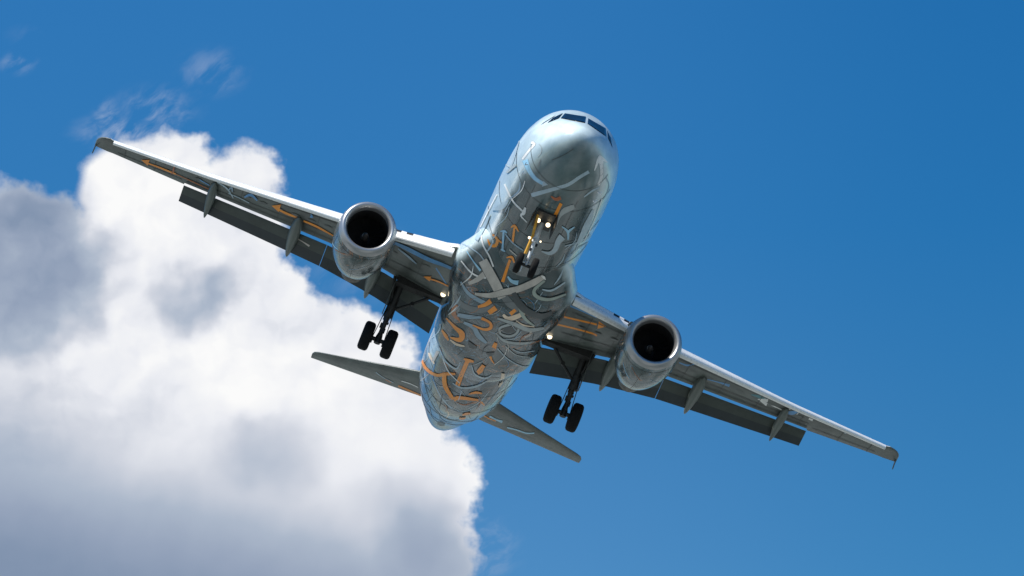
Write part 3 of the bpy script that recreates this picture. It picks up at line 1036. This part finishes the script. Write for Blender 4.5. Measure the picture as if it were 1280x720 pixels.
# ---- engines
ERel = 0
for s in (-1, 1):
    c = Vector((s * 5.75, 11.0, -2.1))
    ax = Vector((0, 1, 0))
    mb = MB()
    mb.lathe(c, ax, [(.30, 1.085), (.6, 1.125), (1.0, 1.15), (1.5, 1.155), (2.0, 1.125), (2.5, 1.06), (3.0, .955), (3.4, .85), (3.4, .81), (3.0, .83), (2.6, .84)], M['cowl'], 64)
    # joint lines of the cowl doors and the access panel
    for y, rr in ((.55, 1.123), (2.35, 1.086)):
        mb.lathe(c, ax, [(y - .012, rr + .003), (y + .012, rr + .003)], M['d_line'], 64)
    for a in (-90, -150 if s < 0 else -35):
        q = []
        for y, rr in ((.6, 1.125), (1.0, 1.15), (1.5, 1.155), (2.0, 1.125), (2.35, 1.086), (3.0, .955), (3.35, .864)):
            for da in (-.012, .012):
                t = R(a) + da
                q.append(c + Vector((math.cos(t) * (rr + .004), y, math.sin(t) * (rr + .004))))
        mb.add(q, [(2 * i, 2 * i + 1, 2 * i + 3, 2 * i + 2) for i in range(6)], M['d_line'])
    for t0, y0, col, w_ in ((-1.95, .75, 'dkorange', .02), (-2.3, 1.1, 'ltblue', .03), (-1.2, 1.2, 'steel', .025), (-.9, .8, 'tan', .02)):
        q = []
        for i in range(9):
            y = y0 + i * .09
            t = t0 + .06 * i * s
            rr = interp([(.3, 1.085), (.6, 1.125), (1.0, 1.15), (1.5, 1.155), (2.0, 1.125)], y)[0] + .006
            for dy in (-w_, w_):
                q.append(c + Vector((math.cos(t) * rr, y + dy, math.sin(t) * rr)))
        mb.add(q, [(2 * i, 2 * i + 1, 2 * i + 3, 2 * i + 2) for i in range(8)], M['d_' + col])
    eng = mb.build('engine', plane)
    mb = MB()
    prof = [(.298, 1.087), (.16, 1.058), (.07, 1.02), (.02, .975), (0, .925), (.015, .88), (.06, .835), (.15, .80), (.30, .775)]
    mb.lathe(c, ax, prof, M['lip'], 72)
    mb.build('inlet_lip', eng, angle=80)
    mb = MB()
    mb.lathe(c, ax, [(.30, .774), (.7, .785), (1.0, .80), (1.5, .80)], M['duct'], 56)
    mb.build('inlet_duct', eng)
    mb = MB()
    for k in range(24):
        a = 2 * math.pi * k / 24
        rg = []
        for r, tw, ch in ((.2, 25, .16), (.45, 42, .22), (.78, 60, .26)):
            e = Vector((math.cos(a), 0, math.sin(a)))
            tn = Vector((-math.sin(a), 0, math.cos(a)))
            dv = (ax * math.cos(R(tw)) + tn * math.sin(R(tw))) * ch / 2
            nn = dv.normalized().cross(e) * .012
            q = c + ax * 1.1 + e * r
            rg.append([q - dv, q + nn, q + dv, q - nn])
        mb.loft(rg, M['fan'])
    mb.lathe(c, ax, [(1.28, .80), (1.3, .02)], M['black'], 40, (False, True))
    mb.build('fan', eng)
    mb = MB()
    mb.lathe(c, ax, [(.74, .005), (.76, .03), (.82, .075), (.92, .115), (1.05, .145), (1.15, .15)], M['spinner'], 32, (True, False))
    for k in range(14):   # white spiral
        a0, a1 = .8 + k * .22, .8 + (k + 1) * .22
        q = []
        for a, kk in ((a0, k), (a1, k + 1)):
            h = .77 + .010 * kk
            for wv in (0, .035):
                rr = interp([(.74, .005), (.76, .03), (.82, .075), (.92, .115), (1.05, .145)], h + wv)[0] + .004
                q.append(c + Vector((math.cos(a) * rr, h + wv, math.sin(a) * rr)))
        mb.add(q, [(0, 1, 3, 2)], M['white'])
    mb.build('spinner', eng)
    mb = MB()
    mb.lathe(c, ax, [(2.6, .60), (3.4, .60), (4.2, .55), (4.9, .44), (4.9, .40), (4.2, .42)], M['exhaust'], 40)
    mb.lathe(c, ax, [(4.0, .32), (4.8, .26), (5.2, .13), (5.45, .02)], M['exhaust'], 32, (True, True))
    mb.build('exhaust_nozzle', eng)
    mb = MB()
    rg = []
    for y, zt, zb, hw in ((11.9, -.98, -1.15, .05), (12.4, -.88, -1.2, .16), (13.4, -.80, -1.3, .20), (14.6, -.75, -1.35, .20), (15.6, -.85, -1.5, .17), (16.6, -.95, -1.45, .10), (17.2, -1.0, -1.2, .03)):
        rg.append([Vector((c.x + a * hw, y, z)) for a, z in ((-1, zt), (-1, zb), (0, zb - .06), (1, zb), (1, zt), (0, zt + .04))])
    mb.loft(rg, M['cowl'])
    mb.build('pylon', eng)
    for sg in (-1, 1):
        mb = MB()
        t = R(90 + sg * 48)
        d = Vector((math.cos(t), 0, math.sin(t)))
        q0 = c + d * 1.12
        nn = Vector((-d.z, 0, d.x)) * .012
        ps = [q0 + ax * .9, q0 + ax * 1.9, q0 + ax * 1.85 + d * .28, q0 + ax * 1.35 + d * .22]
        mb.loft([[p - nn for p in ps], [p + nn for p in ps]], M['cowl'])
        mb.build('strake', eng)

# ---- tailplane and fin
for s in (-1, 1):
    mb = MB()
    rg = []
    tab = [(.7, 30.55, 33.85), (1.75, 31.35, 34.25), (4.1, 33.2, 35.05), (6.1, 34.72, 35.72), (6.28, 34.92, 35.78), (6.36, 35.2, 35.78)]
    for i, (x, le, te) in enumerate(tab):
        z = .9 + .085 * (x - 2)
        up, lo = [], []
        th = interp([(.8, .34), (6.2, .12), (6.4, .05)], x)[0]
        for k in range(SECT + 1):
            u = (1 - math.cos(math.pi * k / SECT)) / 2
            yt = 5 * (0.2969 * math.sqrt(u) - .126 * u - .3516 * u ** 2 + .2843 * u ** 3 - .103 * u ** 4)
            up.append(Vector((s * x, le + u * (te - le), z + th * yt)))
            lo.append(Vector((s * x, le + u * (te - le), z - th * yt)))
        rg.append(up[::-1] + lo[1:-1])
    mb.loft(rg, M['wing'])
    key = 'tail%d' % s
    bv[key] = BVHTree.FromPolygons([Vector(p) for p in mb.v], mb.f)
    TARGET[key] = mb
    kk = (key,)
    if s < 0:
        band([(498, 482), (512, 488), (526, 494)], 2.2, 'orange', kk)
        band([(502, 476), (512, 479), (523, 484)], 1.2, 'white', kk)
        band([(470, 465), (480, 472), (492, 478)], 1, 'pale', kk)
        band([(482, 474), (489, 478)], 1.4, 'dkorange', kk)
    else:
        band([(612, 520), (620, 524), (628, 527)], [2.6, 2.2, 3.4], 'ltblue', kk)
        band([(605, 519), (612, 523), (620, 526)], 1.4, 'orange', kk)
        band([(634, 534), (646, 537), (658, 541), (668, 541)], 1.8, 'ltblue', kk)
    mb.build('tailplane', plane)
mb = MB()
rg = []
for z, le, te, th in ((1.4, 28.6, 35.2, .5), (2.4, 29.8, 35.3, .42), (7.4, 34.0, 36.6, .2), (7.75, 34.6, 36.6, .08)):
    a, b = [], []
    for k in range(SECT + 1):
        u = (1 - math.cos(math.pi * k / SECT)) / 2
        yt = 5 * (0.2969 * math.sqrt(u) - .126 * u - .3516 * u ** 2 + .2843 * u ** 3 - .103 * u ** 4)
        a.append(Vector((th * yt, le + u * (te - le), z)))
        b.append(Vector((-th * yt, le + u * (te - le), z)))
    rg.append(a[::-1] + b[1:-1])
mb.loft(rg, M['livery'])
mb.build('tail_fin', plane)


# ---- cockpit windows: panes laid into the nose
def pane(quad, parent, n=8):
    """quad: four picture-space corners turned into a patch of the nose skin"""
    out_ = []
    for i in range(n + 1):
        for j in range(n + 1):
            a, b = i / n, j / n
            p = (Vector(quad[0]) * (1 - a) + Vector(quad[1]) * a) * (1 - b) + (Vector(quad[3]) * (1 - a) + Vector(quad[2]) * a) * b
            h = skin(p.x, p.y, ('fus',))
            if h is None:
                return
            out_.append(h[0] + h[1] * .006)
    mb = MB()
    f = [(i * (n + 1) + j, (i + 1) * (n + 1) + j, (i + 1) * (n + 1) + j + 1, i * (n + 1) + j + 1) for i in range(n) for j in range(n)]
    mb.add(out_, f, M['glass'])
    o = mb.build('cockpit_window', parent)
    so_ = o.modifiers.new('solid', 'SOLIDIFY')
    so_.thickness = .012
    so_.offset = -1


for quad in ([(676.2, 156.4), (692.0, 146.4), (694.4, 144.2), (679.0, 153.6)], [(684.9, 153.6), (698.7, 148.1), (703.4, 142.0), (691.4, 147.6)],
             [(701, 148.1), (731, 153.8), (732.1, 146.2), (706.2, 142.1)], [(734.4, 154.9), (757.8, 170.8), (756.9, 160.3), (735.3, 147.9)],
             [(760.0, 172.8), (765.4, 184.5), (763.4, 172.5), (759.0, 163.2)]):
    pane(quad, fus_o)


# ---- landing gear
def wheel(c, r, w, name, parent, rimr):
    mb = MB()
    mb.lathe(c, (1, 0, 0), [(-w * .36, rimr), (-w * .47, rimr + .03), (-w / 2, r * .72), (-w * .47, r * .86), (-w * .36, r * .965), (-w * .2, r), (w * .2, r), (w * .36, r * .965),
                            (w * .47, r * .86), (w / 2, r * .72), (w * .47, rimr + .03), (w * .36, rimr)], M['tyre'], 40)
    mb.lathe(c, (1, 0, 0), [(-w * .36, rimr), (-w * .22, rimr * .8), (-w * .2, rimr * .35), (-w * .3, .05), (w * .3, .05), (w * .2, rimr * .35), (w * .22, rimr * .8), (w * .36, rimr)], M['rim'], 32, (True, True))
    return mb.build(name, parent, angle=50)


for s in (-1, 1):
    ax_, ay, az = s * 3.885, 17.72, -3.63
    mb = MB()
    top = Vector((s * 3.84, 17.15, -1.12))
    bot = Vector((ax_, ay, az))
    mid = top.lerp(bot, .60)
    mb.tube(top, mid, .15, .14, M['gear'], 18)
    mb.tube(top.lerp(bot, .40), mid + (bot - top).normalized() * .06, .175, .175, M['gear'], 18)
    mb.tube(mid, bot, .095, .095, M['gear'], 16)
    mb.tube(bot - Vector((.56, 0, 0)), bot + Vector((.56, 0, 0)), .085, .085, M['gear'], 16)
    mb.tube(bot + Vector((0, 0, .14)), bot - Vector((0, 0, .14)), .13, .13, M['gear'], 16)
    mb.tube(top + Vector((-s * .55, -.1, .05)), top + Vector((s * .3, .05, .05)), .12, .12, M['gear'], 14)
    # brake lines, clamps and fittings on the leg
    rr = random.Random(3)
    for k in range(16):
        t = .34 + .6 * k / 16
        p = top.lerp(bot, t)
        an = rr.uniform(0, 6.28)
        o_ = Vector((math.cos(an), math.sin(an), 0)) * (.16 if t < .6 else .11)
        mb.box(p + o_, rr.uniform(.05, .11), rr.uniform(.05, .11), rr.uniform(.06, .14), M['gear'])
    for dx, dy in ((-.15, -.08), (.15, -.1), (.05, .17)):
        q = [top.lerp(bot, .3) + Vector((dx, dy, 0)), top.lerp(bot, .55) + Vector((dx * 1.15, dy * 1.2, 0)), top.lerp(bot, .8) + Vector((dx * 1.4, dy, 0)), bot + Vector((dx * 1.6, dy * .6, .06))]
        for i in range(3):
            mb.tube(q[i], q[i + 1], .017, .017, M['gear'], 8)
    mb.box(bot + Vector((-.26, -.02, -.10)), .12, .2, .16, M['gear'])
    mb.box(bot + Vector((.26, -.02, -.10)), .12, .2, .16, M['gear'])
    gear = mb.build('main_landing_gear', plane)
    for dx in (-.465, .465):
        wheel((ax_ + dx, ay, az), .585, .43, 'wheel', gear, .27)
    mb = MB()     # side brace to the inner wing and the actuator beside the leg
    a = Vector((s * 2.45, 17.0, -1.32))
    b = top.lerp(bot, .52)
    e = a.lerp(b, .5) + Vector((0, .02, -.02))
    mb.tube(a, e, .07, .055, M['gear'], 12)
    mb.tube(e, b, .055, .06, M['gear'], 12)
    mb.tube(e + Vector((0, -.07, 0)), e + Vector((0, .07, 0)), .085, .085, M['gear'], 12)
    mb.build('side_brace', gear)
    mb = MB()
    a = top + Vector((s * .34, -.22, -.05))
    mb.tube(a, top.lerp(bot, .36) + Vector((s * .12, -.05, 0)), .06, .05, M['gear'], 12)
    mb.build('retraction_actuator', gear)
    mb = MB()     # torque link behind the leg
    h0, h1 = mid + Vector((0, .12, .1)), bot + Vector((0, .12, .16))
    kn = (h0 + h1) / 2 + Vector((0, .34, 0))
    for p, q in ((h0, kn), (h1, kn)):
        for dx in (-1, 1):
            mb.tube(p + Vector((dx * .10, 0, 0)), q + Vector((dx * .03, 0, 0)), .035, .03, M['gear'], 10)
    mb.build('torque_link', gear)
    mb = MB()     # leg door, outboard of the leg
    rg = []
    dn = (bot - top).normalized()
    for t, w0, w1 in ((.02, -.34, .30), (.25, -.36, .36), (.45, -.30, .34), (.58, -.16, .22)):
        p = top.lerp(bot, t) + Vector((s * .235, 0, 0))
        rg.append([p + Vector((-s * .012, w0, 0)), p + Vector((s * .014, w0, 0)), p + Vector((s * .03, (w0 + w1) / 2, 0)), p + Vector((s * .014, w1, 0)), p + Vector((-s * .012, w1, 0)), p + Vector((s * .004, (w0 + w1) / 2, 0))])
    mb.loft(rg, M['flap'])
    mb.build('gear_door', gear)
    mb = MB()     # solid dark box, its colour standing for shade in the open wheel bay
    mb.box((s * 3.1, 16.93, -1.30), 1.9, .5, .36, M['cove'])
    mb.build('wheel_bay_shade', wing_objs[s], smooth=False)

# nose gear
top, bot = Vector((.03, 4.75, -1.85)), Vector((.045, 5.07, -3.70))
mb = MB()
mid = top.lerp(bot, .50)
mb.tube(top, mid, .10, .10, M['gearwhite'], 16)
mb.tube(mid, bot, .062, .062, M['gearwhite'], 14)
mb.tube(mid + Vector((0, 0, .12)), mid - Vector((0, 0, .06)), .125, .125, M['gearwhite'], 16)
mb.tube(bot - Vector((.30, 0, 0)), bot + Vector((.30, 0, 0)), .06, .06, M['gear'], 12)
for k in range(9):
    p = top.lerp(bot, .36 + .6 * k / 9)
    an = k * 2.1
    mb.box(p + Vector((math.cos(an) * .10, math.sin(an) * .10, 0)), .07, .07, .10, M['gear'] if k % 2 else M['tancap'])
ng = mb.build('nose_landing_gear', plane)
for dx in (-.285, .285):
    wheel((bot.x + dx, bot.y, bot.z), .385, .24, 'wheel', ng, .17)
mb = MB()
mb.tube(top + Vector((-.30, -.75, .0)), mid + Vector((-.14, -.02, .12)), .05, .055, M['yellow'], 12)
mb.tube(mid + Vector((-.14, -.02, .12)), bot + Vector((-.17, .02, .42)), .062, .055, M['yellow'], 12)
mb.build('drag_strut', ng)
mb = MB()
h0, h1 = mid + Vector((0, .10, -.02)), bot + Vector((0, .06, .12))
kn = (h0 + h1) / 2 + Vector((0, .26, 0))
mb.tube(kn - Vector((.07, 0, 0)), kn + Vector((.07, 0, 0)), .03, .03, M['chrome'], 10)
for p, q in ((h0, kn), (h1, kn)):
    mb.tube(p + Vector((-.06, 0, 0)), q, .026, .022, M['chrome'], 10)
    mb.tube(p + Vector((.06, 0, 0)), q, .026, .022, M['chrome'], 10)
mb.build('torque_link', ng)
mb = MB()       # black slab, shade of the open nose bay put into its colour
mb.box((.05, 4.55, -2.03), .66, 1.5, .09, M['black'])
mb.build('wheel_bay_shade', fus_o, smooth=False)
for sg in (-1, 1):
    mb = MB()
    rg = []
    for y, h in ((3.75, .30), (3.85, .42), (4.5, .45), (5.1, .40), (5.2, .28)):
        x = .04 + sg * .38
        rg.append([Vector((x + sg * .0, y, -2.00)), Vector((x + sg * .025, y, -2.00)), Vector((x + sg * .09, y, -2.02 - h)), Vector((x + sg * .065, y, -2.02 - h))])
    mb.loft(rg, M['gear'])
    mb.build('gear_door', ng)


def lamp(c, d, r, parent, power, name='landing_light'):
    """reflector can with a lit lens"""
    c, d = Vector(c), Vector(d).normalized()
    mb = MB()
    mb.lathe(c, d, [(-.16, r * .45), (-.10, r * .85), (0, r * 1.1), (.02, r * 1.1), (.02, r * .98)], M['rimline'], 24, (True, False))
    mb.lathe(c, d, [(.012, r * .97), (.035, r * .7), (.045, r * .1)], M['lamp'], 24, (False, True))
    o = mb.build(name, parent)
    if not power:
        return o
    l = bpy.data.lights.new('lamp_glow', 'POINT')
    l.energy = power
    l.color = (1, .80, .55)
    l.shadow_soft_size = r * .6
    lo = bpy.data.objects.new('lamp_glow', l)
    COL.objects.link(lo)
    lo.parent = o
    lo.location = c + d * .10 + Vector((0, .05, .16))
    return o


TOCAM = Vector((-.02, -.93, -.36))
lamp((-.13, 4.50, -2.14), TOCAM, .085, ng, .3, 'taxi_light')
lamp((.25, 4.50, -2.17), TOCAM, .085, ng, .3, 'taxi_light')
lamp((-.20, 4.72, -2.80), TOCAM, .05, ng, 0, 'turnoff_light')
lamp((.22, 4.72, -2.78), TOCAM, .035, ng, 0, 'turnoff_light')
lamp((-2.18, 16.2, -1.44), TOCAM, .11, wing_objs[-1], 3)
lamp((2.26, 16.2, -1.46), TOCAM, .10, wing_objs[1], 3)

# small fittings on the belly
for x, y, h in ((.05, 8.6, .30), (.05, 23.6, .34)):
    mb = MB()
    rg = []
    for z, a, b, th in ((-2.04, y, y + .42, .03), (-2.08 - h, y + .22, y + .46, .012)):
        rg.append([Vector((x - th, (a + b) / 2, z)), Vector((x, a, z)), Vector((x + th, (a + b) / 2, z)), Vector((x, b, z))])
    mb.loft(rg, M['white'])
    mb.build('blade_antenna', fus_o)
for sg in (-1, 1):
    for y, z in ((2.4, -1.2), (2.9, -1.35)):
        tb, bb, hw = spline(FT, math.sqrt(y))
        zc, hh = (tb + bb) / 2, (tb - bb) / 2
        x = hw * math.sqrt(max(0, 1 - ((z - zc) / hh) ** 2))
        p = Vector((.09 + sg * x, y, z))
        mb = MB()
        mb.tube(p, p + Vector((sg * .10, 0, -.05)), .02, .015, M['chrome'], 8)
        mb.tube(p + Vector((sg * .10, .04, -.05)), p + Vector((sg * .10, -.22, -.05)), .016, .012, M['chrome'], 8)
        mb.build('pitot_probe', fus_o)
